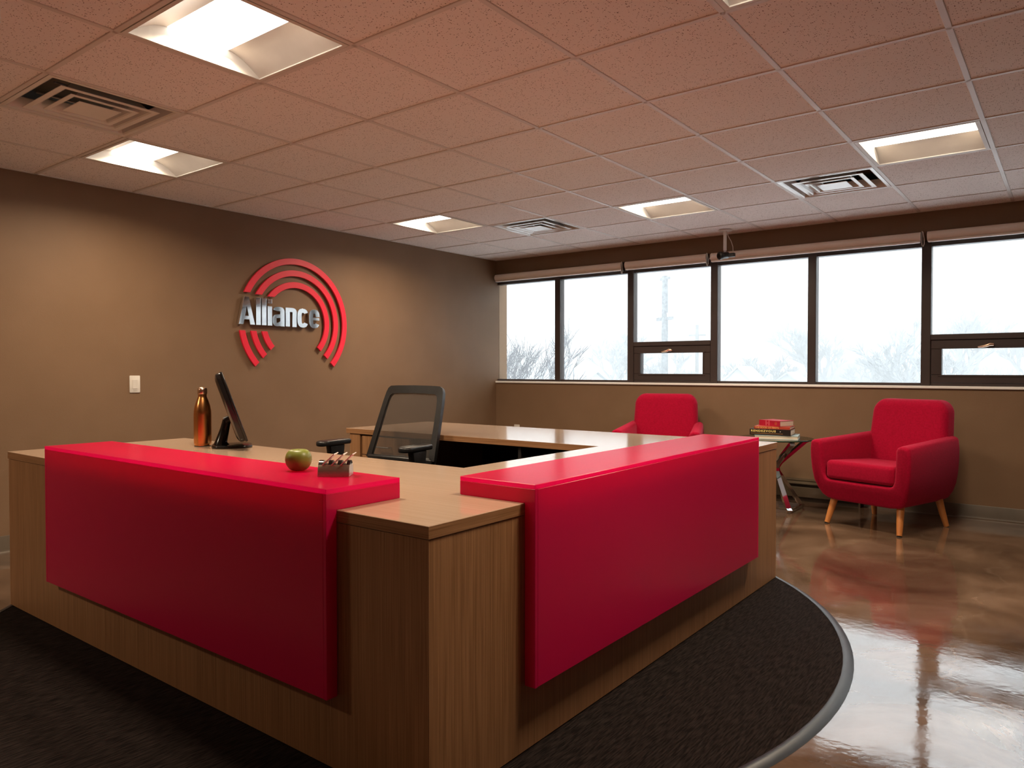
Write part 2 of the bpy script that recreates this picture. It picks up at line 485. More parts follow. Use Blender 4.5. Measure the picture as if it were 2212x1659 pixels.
def text_mesh(body, size, mat, name, parent, loc, rot, sx=1.0, extrude=.0006, bold=0.0, align='LEFT', spacing=1.0):
    cu = bpy.data.curves.new(name, 'FONT')
    cu.body = body; cu.size = size; cu.extrude = extrude; cu.offset = bold
    cu.align_x = align; cu.align_y = 'CENTER'; cu.space_character = spacing
    cu.resolution_u = 4
    t = bpy.data.objects.new(name + '_text', cu); COL.objects.link(t)
    dg = bpy.context.evaluated_depsgraph_get(); dg.update()
    me = bpy.data.meshes.new_from_object(t.evaluated_get(dg))
    bpy.data.objects.remove(t); bpy.data.curves.remove(cu)
    me.name = name
    for v in me.vertices: v.co.x *= sx
    me.materials.clear(); me.materials.append(M[mat])
    o = bpy.data.objects.new(name, me); COL.objects.link(o)
    o.parent = parent; o.location = loc; o.rotation_euler = rot
    return o

# ------------------------------------------------------------------ room shell
XL, XR, YB, YW, ZC = -5.26, 3.28, -2.985, 6.58, 2.371
ZTOP = ZC + .22
floor = structure(B().box((XL - .2, YB - .2, -.12), (XR + .2, YW + .2, 0)).obj('floor', 'floor'), 'polished brown stained concrete floor', 'floor')
structure(B().box((XL - .15, YB - .15, -.05), (XL, YW + .2, ZTOP)).obj('wall_left', 'wall'), 'taupe painted wall that carries the red arc sign', 'wall')
structure(B().box((XR, YB - .15, -.05), (XR + .15, YW + .2, ZTOP)).obj('wall_right', 'wall'), 'taupe wall out of the picture on the right', 'wall')
structure(B().box((XL, YB - .15, -.05), (XR, YB, ZTOP)).obj('wall_back', 'wall'), 'taupe wall behind the viewpoint', 'wall')
ZS, ZH = 1.005, 2.150          # window sill and head
XE = .81                       # right end of the row of windows
ww = B()
ww.box((XL, YW, -.05), (XR, YW + .16, ZS - .02)).box((XL, YW, ZH), (XR, YW + .16, ZTOP)).box((XE, YW, ZS - .02), (XR, YW + .16, ZH))
structure(ww.obj('wall_window', 'wall'), 'taupe wall under and over the long row of windows', 'wall')

# ceiling: slab, grid bars and speckled tiles
X0, Y0, T = -2.8159, 1.2815, .6096
ceil = structure(B().box((XL - .15, YB - .15, ZC + .16), (XR + .15, YW + .2, ZC + .3)).obj('ceiling', 'slab'), 'suspended ceiling of square speckled tiles', 'ceiling')
LIGHTS = [(0, -1), (1, 2), (1, -4), (5, 2), (6, -1), (5, -4), (-4, 2)]
VENTS = [(0, 1), (6, 1), (6, -3)]
def cell(a, j):
    """centre of a grid cell"""
    return X0 - T * (j + .5), Y0 + T * (a + .5)
bar_y = B().box((-.012, YB, ZC), (.012, YW, ZC + .03), .002, 1).obj('grid_bar', 'grid', ceil)
bar_x = B().box((XL, -.012, ZC), (XR, .012, ZC + .03), .002, 1).obj('grid_bar', 'grid', ceil)
js = list(range(-9, 4)); As = list(range(-6, 9))
bar_y.location.x = X0 - T * js[0]
for j in js[1:]: share('grid_bar', bar_y, ceil, (X0 - T * j, 0, 0))
bar_x.location.y = Y0 + T * As[0]
for a in As[1:]: share('grid_bar', bar_x, ceil, (0, Y0 + T * a, 0))
# wall angles round the edge
for lo, hi in (((XL, YB, ZC), (XL + .02, YW, ZC + .02)), ((XL, YW - .02, ZC), (XR, YW, ZC + .02)), ((XR - .02, YB, ZC), (XR, YW, ZC + .02)), ((XL, YB, ZC), (XR, YB + .02, ZC + .02))):
    B().box(lo, hi).obj('wall_angle', 'grid', ceil)
h = T / 2 - .009
tile = None
yl = YW - (Y0 + T * 8)
tile_cut = B().box((-h, -yl / 2 + .006, 0), (h, yl / 2 - .002, .014), .002, 1).obj('ceiling_tile', 'tile', ceil)
first_cut = True
for j in range(-10, 4):
    for a in range(-7, 9):
        if (a, j) in LIGHTS or (a, j) in VENTS: continue
        x, y = cell(a, j)
        if a == 8:
            y = (Y0 + T * 8 + YW) / 2
            if first_cut:
                tile_cut.location = (x, y, ZC + .004); first_cut = False
            else: share('ceiling_tile', tile_cut, ceil, (x, y, ZC + .004))
        else:
            if tile is None:
                tile = B().box((-h, -h, 0), (h, h, .014), .002, 1).obj('ceiling_tile', 'tile', ceil)
                tile.location = (x, y, ZC + .004)
            else: share('ceiling_tile', tile, ceil, (x, y, ZC + .004))

# ceiling lights: white troffer, bright band along x between two curved wings
def make_light(loc, label):
    t = thing('ceiling_light', label, 'ceiling light', loc, 0, 'recessed square ceiling lights')
    q = T / 2 - .014
    f = B()
    f.box((-q, -q, -.001), (q, -q + .016, .03)).box((-q, q - .016, -.001), (q, q, .03)).box((-q, -q + .016, -.001), (-q + .016, q - .016, .03)).box((q - .016, -q + .016, -.001), (q, q - .016, .03))
    f.obj('frame', 'fixture', t)
    B().box((-q, -q, .125), (q, q, .135)).obj('housing', 'fixture', t)
    for s in (-1, 1):
        pts = []
        for k in range(9):
            u = k / 8
            pts.append((s * (q - .016 - u * .150), .004 + .070 * math.sin(u * PI / 2)))
        pts += [(p[0], p[1] + .006) for p in reversed(pts)]
        B().prism(pts, 0, -q + .016, q - .016).obj('reflector_wing', 'fixture', t, 40)
        ep = [(-q + .016, .002)] + [(-q + .016 + (2 * q - .032) * k / 12, .004 + .075 * math.sin(PI * k / 12) ** .6) for k in range(13)] + [(q - .016, .002)]
        B().prism([(-q + .016, .0), (q - .016, .0), (q - .016, .12), (-q + .016, .12)], 0, s * (q - .016) - .004, s * (q - .016) + .004).obj('end_plate', 'fixture', t)
    lp = []
    for k in range(13):
        u = -1 + 2 * k / 12
        lp.append((u * .140, .050 + .028 * abs(u) ** 2.2))
    lp += [(p[0], p[1] + .004) for p in reversed(lp)]
    B().prism(lp, 0, -q + .024, q - .024).obj('diffuser', 'lens', t, 40)
    ld = bpy.data.lights.new('lamp', 'AREA')
    ld.shape = 'RECTANGLE'; ld.size = .52; ld.size_y = .26; ld.energy = LAMP_W; ld.color = LAMP_COL; ld.spread = R(156)
    lo = bpy.data.objects.new('lamp', ld); COL.objects.link(lo); lo.parent = t; lo.location = (0, 0, .044)
    return t
LABELS = {(0, -1): 'largest square ceiling light, top left of the picture over the front desk',
          (1, 2): 'square ceiling light beside the louvred vent above the taupe wall on the left',
          (1, -4): 'square ceiling light cut off by the top edge right of the middle',
          (5, 2): 'small square ceiling light near the corner, left of the middle vent',
          (6, -1): 'square ceiling light between the two glossy vents near the windows',
          (5, -4): 'rightmost square ceiling light, above the right armchair',
          (-4, 2): 'square ceiling light out of the picture, behind the viewpoint on the left'}
first = None
for c in LIGHTS:
    x, y = cell(*c)
    if first is None:
        first = make_light((x, y, ZC), LABELS[c])
    else: copy_tree(first, (x, y, ZC), 0, LABELS[c])

# air vents: nested square louvres
def make_vent(loc, label):
    t = thing('ceiling_vent', label, 'air vent', loc, 0, 'square louvred ceiling vents')
    q = T / 2 - .013
    def ring(prof, th, name, mat):
        """square hoop with the given (half-width, z) section, th thick"""
        b = B(); bm = b.bm
        def sq(r, z): return [bm.verts.new(p) for p in ((-r, -r, z), (r, -r, z), (r, r, z), (-r, r, z))]
        L = [sq(r, z) for r, z in prof] + [sq(r, z + th) for r, z in reversed(prof)]
        for A, Q in zip(L, L[1:] + L[:1]):
            for k in range(4): bm.faces.new((A[k], A[(k + 1) % 4], Q[(k + 1) % 4], Q[k]))
        return b.obj(name, mat, t)
    ring([(q, -.001), (q - .020, -.001), (q - .028, .004), (q - .050, .050)], .003, 'frame', 'vent')
    ring([(.218, -.006), (.192, -.006), (.184, -.002), (.150, .040)], .0025, 'louvre', 'vent')
    ring([(.152, -.008), (.130, -.008), (.123, -.004), (.098, .028)], .0025, 'louvre', 'vent')
    B().box((-.094, -.094, -.012), (.094, .094, -.008), .002, 1).obj('centre_plate', 'vent', t)
    B().box((-q, -q, .110), (q, q, .120)).obj('duct', 'duct', t)
    for sx in (-1, 1):
        B().box((sx * .10 - .005, -.20, .040), (sx * .10 + .005, .20, .046)).obj('louvre_rod', 'alu', t)
    return t
v0 = make_vent((*cell(0, 1), ZC), 'beige louvred vent at the far left beside the largest ceiling light')
copy_tree(v0, (*cell(6, 1), ZC), 0, 'glossy louvred vent near the corner, middle of the three vents')
copy_tree(v0, (*cell(6, -3), ZC), 0, 'glossy louvred vent at the right, beside the rightmost ceiling light')

# baseboards
def cove(u0, u1, fixed, axis, name, label):
    prof = [(0, .0), (.020, .0), (.012, .006), (.008, .016), (.006, .098), (.004, .102), (0, .102)]
    b = B()
    if axis == 1:   # along y on the left wall
        b.prism([(fixed + p, z) for p, z in prof], 1, u0, u1)
    else:           # along x on the window wall
        b.prism([(fixed - p, z) for p, z in prof], 0, u0, u1)
    return structure(b.obj(name, 'base', None, 30), label, 'baseboard')
cove(YB, YW, XL, 1, 'baseboard_left', 'brown vinyl cove base along the sign wall')
cove(-1.37, XR, YW, 0, 'baseboard_window', 'brown vinyl cove base under the windows, right of the heater')

# windows: modules of .87 m, every third with a low awning sash
sill = structure(B().box((XL, YW - .018, ZS - .022), (XE, YW + .05, ZS), .004, 1).obj('trim_1', 'sill'), 'thin white window sill running along the whole window wall', 'sill')
fy0, fy1, gy = YW + .012, YW + .10, YW + .055
MUL = [-4.427, -3.546, -2.674, -1.800, -.936, -.066, XE - .03]
WLAB = ['leftmost window pane beside the corner, bare tree outside', 'second window pane from the corner, flat roof outside',
        'window with a low awning sash and the large pole outside', 'window pane right of the pole window, pale gables outside',
        'window pane left of the right-hand awning window, trees outside', 'rightmost window in view, with a low awning sash', 'window pane out of the picture on the right']
for i, xm in enumerate(MUL):
    xa = (XL if i == 0 else MUL[i - 1] + .034)
    w = thing('window_%d' % (i + 1), WLAB[i], 'window', (0, 0, 0))
    w['kind'] = 'structure'
    zb, zt = ZS + .022, 2.10
    awn = i in (2, 5)
    B().box((xm - .034, fy0, ZS), (xm + .034, fy1, ZH), .004, 1).obj('mullion', 'frame', w)
    B().box((xa, fy0 + .01, zt), (xm - .034, fy1, ZH), .003, 1).obj('head_bar', 'frame', w)
    B().box((xa, fy0 + .01, ZS), (xm - .034, fy1, zb), .003, 1).obj('sill_bar', 'frame', w)
    xg0, xg1 = xa, xm - .034
    if awn:
        B().box((xg0, fy0 - .004, 1.364), (xg1, fy1, 1.408), .004, 1).obj('transom', 'frame', w)
        B().box((xg0, gy - .003, 1.408), (xg1, gy + .003, zt)).obj('pane', 'pane', w)
        s = B()
        a0, a1, b0, b1 = xg0 + .001, xg1 - .001, zb + .001, 1.363
        for lo, hi in (((a0, fy0 + .006, b0), (a1, fy1 - .01, b0 + .064)), ((a0, fy0 + .006, b1 - .068), (a1, fy1 - .01, b1)),
                       ((a0, fy0 + .006, b0 + .064), (a0 + .075, fy1 - .01, b1 - .068)), ((a1 - .075, fy0 + .006, b0 + .064), (a1, fy1 - .01, b1 - .068))):
            s.box(lo, hi, .004, 1)
        # raised inner bead
        for lo, hi in (((a0 + .05, fy0 + .0, b0 + .050), (a1 - .05, fy0 + .02, b0 + .064)), ((a0 + .05, fy0 + .0, b1 - .068), (a1 - .05, fy0 + .02, b1 - .056)),
                       ((a0 + .062, fy0 + .0, b0 + .064), (a0 + .075, fy0 + .02, b1 - .068)), ((a1 - .075, fy0 + .0, b0 + .064), (a1 - .062, fy0 + .02, b1 - .068))):
            s.box(lo, hi, .002, 1)
        sash = s.obj('sash', 'frame', w)
        B().box((a0 + .075, gy - .003, b0 + .064), (a1 - .075, gy + .003, b1 - .068)).obj('pane', 'pane', sash)
        hx = (a0 + a1) / 2 - .02
        hb = B()
        hb.box((hx - .02, fy0 - .012, 1.312), (hx + .04, fy0 + .01, 1.328), .004, 1)
        hb.tube([(hx + .035, fy0 - .018, 1.322), (hx + .012, fy0 - .026, 1.324), (hx - .006, fy0 - .030, 1.314), (hx - .03, fy0 - .030, 1.309), (hx - .062, fy0 - .026, 1.304)], [.010, .012, .010, .009, .006], 8)
        hb.obj('handle', 'copper_cap', sash, 40)['label'] = 'brass coloured lever handle'
    else:
        B().box((xg0, gy - .003, zb), (xg1, gy + .003, zt)).obj('pane', 'pane', w)

# roller blinds in their cassettes
BX = [-5.245, -3.590, -2.700, -.945, XE]
BL = ['rolled-up beige blind over the two windows at the corner', 'short rolled-up beige blind over the pole window',
      'rolled-up beige blind behind the security camera', 'rolled-up beige blind at the right edge of the picture']
for i in range(4):
    x0, x1 = BX[i] + .022, BX[i + 1] - .022
    t = thing('roller_blind', BL[i], 'blind', ((x0 + x1) / 2, YW - .04, 2.17), 0, 'rolled-up blinds above the windows')
    hw = (x1 - x0) / 2
    prof = [(-.030 + .0, -.022)]
    c = B()
    pts = [(.036 * math.cos(a) - .004, .036 * math.sin(a) + .002) for a in [2 * PI * k / 20 for k in range(20)]]
    c.prism(pts, 0, -hw, hw)
    c.obj('blind_roll', 'blind', t, 40)
    B().box((-hw + .004, -.030, -.046), (hw - .004, .008, -.032), .004, 1).obj('hem_bar', 'blind', t)
    B().box((-hw - .006, -.02, -.05), (-hw, .036, .04), .002, 1).obj('bracket', 'blackplastic', t)
    B().box((hw, -.02, -.05), (hw + .006, .036, .04), .002, 1).obj('bracket', 'blackplastic', t)
    if i < 3:
        ch = B()
        ch.tube([(hw + .010, -.030, .040), (hw + .011, -.040, .0), (hw + .010, -.038, -.05), (hw + .013, -.04, -.075), (hw + .020, -.042, -.082), (hw + .027, -.04, -.06), (hw + .026, -.040, -.02), (hw + .018, -.036, .03), (hw + .010, -.030, .040)], .0028, 6)
        ch.obj('chain', 'white', t, 60)

# ------------------------------------------------------------------ carpet disc
RC = (-2.561, 2.588); RR = 1.951
rug = B()
N = 128
def circ(r): return [(RC[0] + r * math.cos(2 * PI * k / N), RC[1] + r * math.sin(2 * PI * k / N)) for k in range(N)]
rug_o = tag(rug.prism(circ(RR - .040), 2, .0, .010).obj('round_carpet', 'carpet'), 'dark brown round carpet inset under the reception desk', 'carpet')
e = B(); bm = e.bm
prof = [(RR, .0005), (RR - .006, .004), (RR - .022, .013), (RR - .038, .0135), (RR - .040, .012), (RR - .040, .0005)]
rings = [[bm.verts.new((RC[0] + r * math.cos(2 * PI * k / N), RC[1] + r * math.sin(2 * PI * k / N), z)) for k in range(N)] for r, z in prof]
for A, Q in zip(rings, rings[1:] + rings[:1]):
    for k in range(N): bm.faces.new((A[k], A[(k + 1) % N], Q[(k + 1) % N], Q[k]))
e.obj('rubber_edge', 'greyrubber', rug_o, 40)['label'] = 'grey rubber reducer strip'

# ------------------------------------------------------------------ reception desk (U shape)
D = .743; TH = .034; ZB = .014
desk = thing('reception_desk', 'large U-shaped reception desk in zebra wood laminate on the round carpet', 'desk', (0, 0, 0))
DX0, DX1, DY0, DY1 = -4.02, -1.265, 1.315, 4.0
IX, IY0, IY1 = -1.915, 2.19, 3.225
CX0 = -3.86
def top(pts, name):
    b = B().prism(pts, 2, D - TH, D, .0015, 1)
    o = b.obj(name, 'top_x', desk)
    me = o.data
    me.materials.append(M['wood_x']); me.materials.append(M['wood_y'])
    for p in me.polygons:
        if abs(p.normal.z) < .5: p.material_index = 1 if abs(p.normal.y) > .5 else 2
    return o
top([(DX0, DY0), (DX1, DY0), (DX1, IY0), (IX, IY0), (DX0, IY0)], 'worktop')
top([(IX, IY0 + .0006), (DX1, IY0 + .0006), (DX1, DY1), (CX0, DY1), (CX0, IY1), (IX, IY1)], 'worktop')
PT = .022; zt = D - TH - .002; s = .003
B().prism([(DX0 + .004, DY0 + s), (DX1 - s - .0002, DY0 + s), (DX1 - s - PT - .0002, DY0 + s + PT), (DX0 + .004, DY0 + s + PT)], 2, ZB, zt).obj('front_panel', 'wood_v', desk)
B().prism([(DX1 - s, DY0 + s + .0002), (DX1 - s, DY1 - s), (DX1 - s - PT, DY1 - s), (DX1 - s - PT, DY0 + s + PT + .0002)], 2, ZB, zt).obj('side_panel', 'wood_v', desk)
B().box((DX0 + .004, DY0 + s + PT + .0005, ZB), (DX0 + .004 + PT, IY0 - .02, zt), .001, 1).obj('end_panel', 'wood_v', desk)
B().box((CX0 + .005, DY1 - s - PT, ZB), (DX1 - s - PT - .0005, DY1 - s, zt), .001, 1).obj('rear_panel', 'dark_panel', desk)
B().box((IX + .06, IY0 + .02, ZB), (IX + .078, IY1 - .02, zt), .001, 1).obj('modesty_panel', 'dark_panel', desk)
B().box((-2.44, IY1 + .02, ZB), (-2.42, DY1 - .04, zt), .001, 1).obj('support_panel', 'dark_panel', desk)
B().box((CX0 + .03, IY1 + .006, ZB), (CX0 + .13, IY1 + .026, zt), .001, 1).obj('filler_panel', 'wood_v', desk)
B().box((CX0 + .008, IY1 + .027, ZB), (CX0 + .028, DY1 - .03, zt), .001, 1).obj('end_panel', 'wood_v', desk)
# drawer pedestal under the rear run
px0, px1 = -3.715, -3.270
B().box((px0, IY1 + .030, ZB), (px1, DY1 - .06, zt - .006), .001, 1).obj('pedestal', 'wood_v', desk)
zz = zt - .008
for hgt in (.125, .125, .275):
    dr = B().box((px0 + .004, IY1 + .008, zz - hgt + .004), (px1 - .004, IY1 + .029, zz), .001, 1).obj('drawer', 'wood_v', desk)
    cx = (px0 + px1) / 2; zc = zz - hgt * .5
    B().tube([(cx - .055, IY1 + .008, zc), (cx - .055, IY1 - .016, zc), (cx + .055, IY1 - .016, zc), (cx + .055, IY1 + .008, zc)], .005, 6).obj('handle', 'alu', dr, 40)
    zz -= hgt

# red acrylic panels wrapped over the desk edge
def acrylic_left():
    t = thing('acrylic_panel', 'red frosted acrylic panel wrapped over the left front of the desk', 'panel', (0, 0, 0), 0, 'red acrylic desk panels')
    x0, x1, yf, yb, z0, z1, p = -3.484, -1.613, 1.2765, 1.553, .226, .8055, .0135
    yd = DY0 - .002
    B().box((x0, yf, z1 - p), (x1, yb, z1), .0012, 1).obj('top_plate', 'acrylic_top', t)
    B().box((x0 + p, yf, z0), (x1 - p, yf + p, z1 - p - .0004), .0012, 1).obj('front_plate', 'acrylic', t)
    for a, b in ((x0, x0 + p - .0004), (x1 - p + .0004, x1)):
        pts = [(yf, z0), (yd, z0), (yd, D + .001), (yb, D + .001), (yb, z1 - p - .0004), (yf, z1 - p - .0004)]
        B().prism(pts, 0, a, b, .0008, 1).obj('end_plate', 'acrylic', t)
    B().box((x0 + p, yb - p, D + .001), (x1 - p, yb, z1 - p - .0004), .001, 1).obj('back_plate', 'acrylic', t)
def acrylic_right():
    t = thing('acrylic_panel', 'red frosted acrylic panel wrapped over the right side of the desk', 'panel', (0, 0, 0), 0, 'red acrylic desk panels')
    y0, y1, xf, xb, z0, z1, p = 1.713, 3.598, -1.226, -1.513, .210, .8005, .0135
    xd = DX1 + .002
    B().box((xb, y0, z1 - p), (xf, y1, z1), .0012, 1).obj('top_plate', 'acrylic_top', t)
    B().box((xf - p, y0 + p, z0), (xf, y1 - p, z1 - p - .0004), .0012, 1).obj('front_plate', 'acrylic', t)
    for a, b in ((y0, y0 + p - .0004), (y1 - p + .0004, y1)):
        pts = [(xf, z0), (xd, z0), (xd, D + .001), (xb, D + .001), (xb, z1 - p - .0004), (xf, z1 - p - .0004)]
        B().prism(pts, 1, a, b, .0008, 1).obj('end_plate', 'acrylic', t)
    B().box((xb, y0 + p, D + .001), (xb + p, y1 - p, z1 - p - .0004), .001, 1).obj('back_plate', 'acrylic', t)
acrylic_left(); acrylic_right()

# ------------------------------------------------------------------ wall sign: arcs and chrome lettering
sign = thing('wall_sign', 'red concentric arc logo with chrome lettering on the taupe wall', 'sign', (XL, 3.845, 1.527))
def arc(r_out, r_in, pts_fn=None, a0=0, a1=0, cut_hi=None, cut_lo=None):
    n = 48; outer = []; inner = []
    def ang_cut(r, z, left=True):
        return PI - math.asin(max(-1, min(1, z / r)))
    ao1 = ang_cut(r_out, cut_hi) if cut_hi is not None else a1
    ai1 = ang_cut(r_in, cut_hi) if cut_hi is not None else a1
    ao0 = ang_cut(r_out, cut_lo) if cut_lo is not None else a0
    ai0 = ang_cut(r_in, cut_lo) if cut_lo is not None else a0
    for k in range(n + 1):
        f = k / n
        o = ao0 + (ao1 - ao0) * f; i = ai0 + (ai1 - ai0) * f
        outer.append((r_out * math.cos(o), r_out * math.sin(o)))
        inner.append((r_in * math.cos(i), r_in * math.sin(i)))
    return B().prism(outer + inner[::-1], 0, .010, .026, .0012, 1).obj('arc_band', 'red', sign)
for ro, cl in ((.541, .222), (.4425, .212), (.344, .203)):
    arc(ro, ro - .050, a0=R(-43), cut_hi=cl)
    arc(ro, ro - .050, a1=R(180 + 43), cut_lo=-.083)
# hidden standoff studs behind the bands
for ang in (20, 60, 100, 140):
    for r in (.516, .4175, .319):
        B().tube([(0, r * math.cos(R(ang)), r * math.sin(R(ang))), (.011, r * math.cos(R(ang)), r * math.sin(R(ang)))], .006, 6).obj('standoff', 'alu', sign)

# lettering in a compressed bold face, made of outlines (polygon + holes) in letter units
def ring_pts(w, h, r, n=5): return rrect(w, h, r, n, w / 2, h / 2)
XH, CAP, ST = .160, .222, .037       # x-height, cap height, stem
def letter_shapes(ch):
    """list of (outline, width): outlines are closed polygons; letters are unions of them"""
    w = .092
    if ch == 'A':
        W = .122
        return [[(0, 0), (.036, 0), (.075, CAP), (.043, CAP)], [(W, 0), (W - .036, 0), (.047, CAP), (.079, CAP)], [(.030, .040), (.092, .040), (.085, .070), (.037, .070)]], W
    if ch == 'l': return [[(0, 0), (ST, 0), (ST, CAP), (0, CAP)]], ST
    if ch == 'i': return [[(0, 0), (ST, 0), (ST, XH), (0, XH)], [(0, CAP - .042), (ST, CAP - .042), (ST, CAP - .004), (0, CAP - .004)]], ST
    def band(path, hw):
        L = []; Rr = []
        P = [Vector(p) for p in path]
        for i, p in enumerate(P):
            d = (P[min(i + 1, len(P) - 1)] - P[max(0, i - 1)]).normalized()
            n = Vector((-d.y, d.x))
            L.append(tuple(p + n * hw)); Rr.append(tuple(p - n * hw))
        return L + Rr[::-1]
    hw = ST / 2 - .001
    def oval(a0, a1, cx, cy, rx, ry, n=22, e=.62):
        out = []
        for k in range(n + 1):
            a = R(a0 + (a1 - a0) * k / n); c, s_ = math.cos(a), math.sin(a)
            out.append((cx + rx * math.copysign(abs(c) ** e, c), cy + ry * math.copysign(abs(s_) ** e, s_)))
        return out
    cx, cy, rx, ry = w / 2, XH / 2, w / 2 - hw, XH / 2 - hw
    if ch == 'n':
        return [[(0, 0), (ST, 0), (ST, XH), (0, XH)], band([(.014, .112)] + oval(150, 0, cx + .002, .118, rx, .024, 12) + [(w - hw, .06), (w - hw, 0)], hw)], w
    if ch == 'c': return [band(oval(32, 328, cx, cy, rx, ry), hw)], w
    if ch == 'e':
        return [band(oval(8, 326, cx, cy, rx, ry), hw), [(.02, .066), (w - .002, .066), (w - .002, .090), (.02, .090)]], w
    if ch == 'a':
        return [band(oval(165, 0, cx, .118, rx, .024, 14) + [(w - hw, .06), (w - hw, 0)], hw),
                band([(w - .02, .088), (.050, .083)] + oval(120, 300, .034, .048, .022, .034, 12) + [(.056, .022), (w - .02, .034)], hw * .86)], w
    return [], w
ypos = 3.296 - 3.845; gap = .007
total = 0
for ch in 'Alliance': total += letter_shapes(ch)[1] + gap
scale_y = .782 / (total - gap)
for ch in 'Alliance':
    shp, w = letter_shapes(ch)
    b = B()
    for k, poly in enumerate(shp):
        b.prism([(ypos + x * scale_y, z - .036) for x, z in poly], 0, .008, .034 - k * .0004, .0022, 2, 'b')
    b.obj('letter', 'chrome', sign)['label'] = 'chrome raised letter'
    ypos += (w + gap) * scale_y

# light switch
sw = thing('light_switch', 'white rocker light switch on the taupe wall left of the sign', 'switch', (XL, 2.502, 1.03))
B().prism(rrect(.073, .120, .005, 3), 0, 0, .006, .002, 2).obj('cover_plate', 'white', sw, 40)
B().prism(rrect(.034, .067, .003, 2), 0, .006, .0095, .001, 1).each(lambda c: (c.x + (c.z * .02 if c.x > .007 else 0), c.y, c.z)).obj('rocker', 'white', sw)
B().box((.006, -.012, -.046), (.0072, .012, -.0435)).obj('slot', 'steel', sw)
# wall outlet peeping over the rear run
ou = thing('wall_outlet', 'beige outlet plate low on the window wall near the corner', 'outlet', (-4.96, YW, .46))
B().prism(rrect(.075, .118, .005, 3), 1, -.006, 0, .002, 2).obj('cover_plate', 'white', ou, 40)
for zz in (-.022, .022):
    B().prism(rrect(.034, .030, .008, 3, 0, zz), 1, -.008, -.006).obj('socket', 'white', ou)

# ------------------------------------------------------------------ armchairs
def make_armchair(loc, rz, label):
    t = thing('armchair', label, 'armchair', loc, rz, 'red upholstered armchairs')
    # tub: U-shaped section seen from the front, swept front to back
    o = [(.370, .595), (.376, .550), (.375, .480), (.368, .400), (.354, .320), (.335, .258), (.308, .214), (.268, .189), (.200, .180)]
    i = [(.232, .335), (.250, .345), (.262, .375), (.272, .48), (.278, .585), (.288, .606), (.310, .618), (.342, .616), (.362, .608)]
    right = [(0, .180)] + o[::-1] + i[::-1][0:] + [(0, .333)]
    left = [(-x, z) for x, z in right if x > 1e-6]
    poly = right + left[::-1]
    b = B().prism(poly, 1, -.375, .335, .024, 4)
    def shape(c):
        y = c.y; z = c.z; x = c.x
        f = (y + .375) / .71
        # arms rise towards the back, tub narrows and slopes in at the back
        if z > .45: z += .035 * f * (z - .45) / .15
        x *= 1 - .10 * f * f
        y += .020 * (z - .2) / .4 * (1 - f) * -1
        y -= .03 * max(0, .30 - z) / .12 * f
        if f < .35: y += .05 * max(0, .34 - z) / .16 * (1 - f / .35)
        return (x, y, z)
    b.each(shape).obj('tub', 'fabric', t, 50)
    # backrest
    bb = B().prism(rrect(.600, .60, .085, 8, 0, .605), 1, .17, .325, .05, 6)
    def lean(c):
        u = (c.z - .305) / .6
        x = c.x * (1.0 - .10 * u ** 2 + .03 * math.sin(u * PI))
        y = c.y + .085 * u + (-.022 * math.cos(c.x / .3 * PI / 2) * math.sin(max(0, min(1, u)) * PI) if c.y < .25 else 0)
        z = c.z + .012 * math.cos(c.x / .3 * PI / 2) * u
        return (x, y, z)
    bb.each(lean).obj('backrest', 'fabric', t, 60)
    # seat cushion
    sc = B().prism(rrect(.515, .55, .045, 5, 0, -.105), 2, .340, .462, .030, 5)
    def puff(c):
        u = max(0, 1 - (abs(c.x) / .262) ** 3) * max(0, 1 - (abs(c.y + .105) / .28) ** 3)
        return (c.x, c.y, c.z + (.016 * u if c.z > .4 else 0) + (.012 * (-(c.y + .105) / .28) if c.z > .4 else 0))
    sc.each(puff).obj('seat_cushion', 'fabric', t, 60)
    # piping along the front cushion edge
    for sx in (-1, 1):
        for sy, zt_ in ((-1, .20), (1, .21)):
            x0, y0 = sx * .246, -.262 if sy < 0 else .225
            x1, y1 = sx * .272, y0 + sy * .060
            B().tube([(x0, y0, zt_), (x0 + (x1 - x0) * .5, y0 + (y1 - y0) * .5, .10), (x1, y1, .006)], [.026, .023, .018], 14).obj('leg', 'legwood', t, 40)
            B().tube([(x1, y1, .006), (x1, y1, 0)], [.0165, .0165], 12).obj('leg_glide', 'rubber', t, 40)
    return t
ac = make_armchair((-1.075, 5.925, 0), R(-20), 'red fabric armchair with wooden legs, right of the glass side table')
copy_tree(ac, (-2.915, 6.00, 0), R(18), 'red fabric armchair partly hidden behind the desk, left of the side table')

# ------------------------------------------------------------------ side table and books
TX, TY = -1.945, 6.085
tb = thing('side_table', 'round glass side table on crossed chrome bars between the armchairs', 'side table', (TX, TY, 0), R(12))
ZT = .575
g = B().lathe([(0, ZT - .010), (.298, ZT - .010), (.300, ZT - .008), (.300, ZT - .002), (.298, ZT), (0, ZT)], n=64)
go = g.obj('glass_top', 'tglass', tb, 30)
go.data.materials.append(M['tedge'])
for p in go.data.polygons:
    if abs(p.normal.z) < .9: p.material_index = 1
def pol(r, a, z): return (r * math.cos(R(a)), r * math.sin(R(a)), z)
foot_ang = [33, 123, 213, 303]
for a in foot_ang:
    hub = pol(.022, a, .335)
    B().strip([pol(.285, a, ZT - .025), pol(.262, a, ZT - .034), pol(.05, a, .375), hub, pol(.03, a, .30), pol(.225, a, .03), pol(.250, a, .014)], .040, .026, pol(1, a + 90, 0)).obj('leg', 'chrome', tb)
    B().lathe([(0, 0), (.016, 0), (.016, .0060), (0, .0060)], pol(.250, a, ZT - .0165), 16).obj('glass_pad', 'rubber', tb)
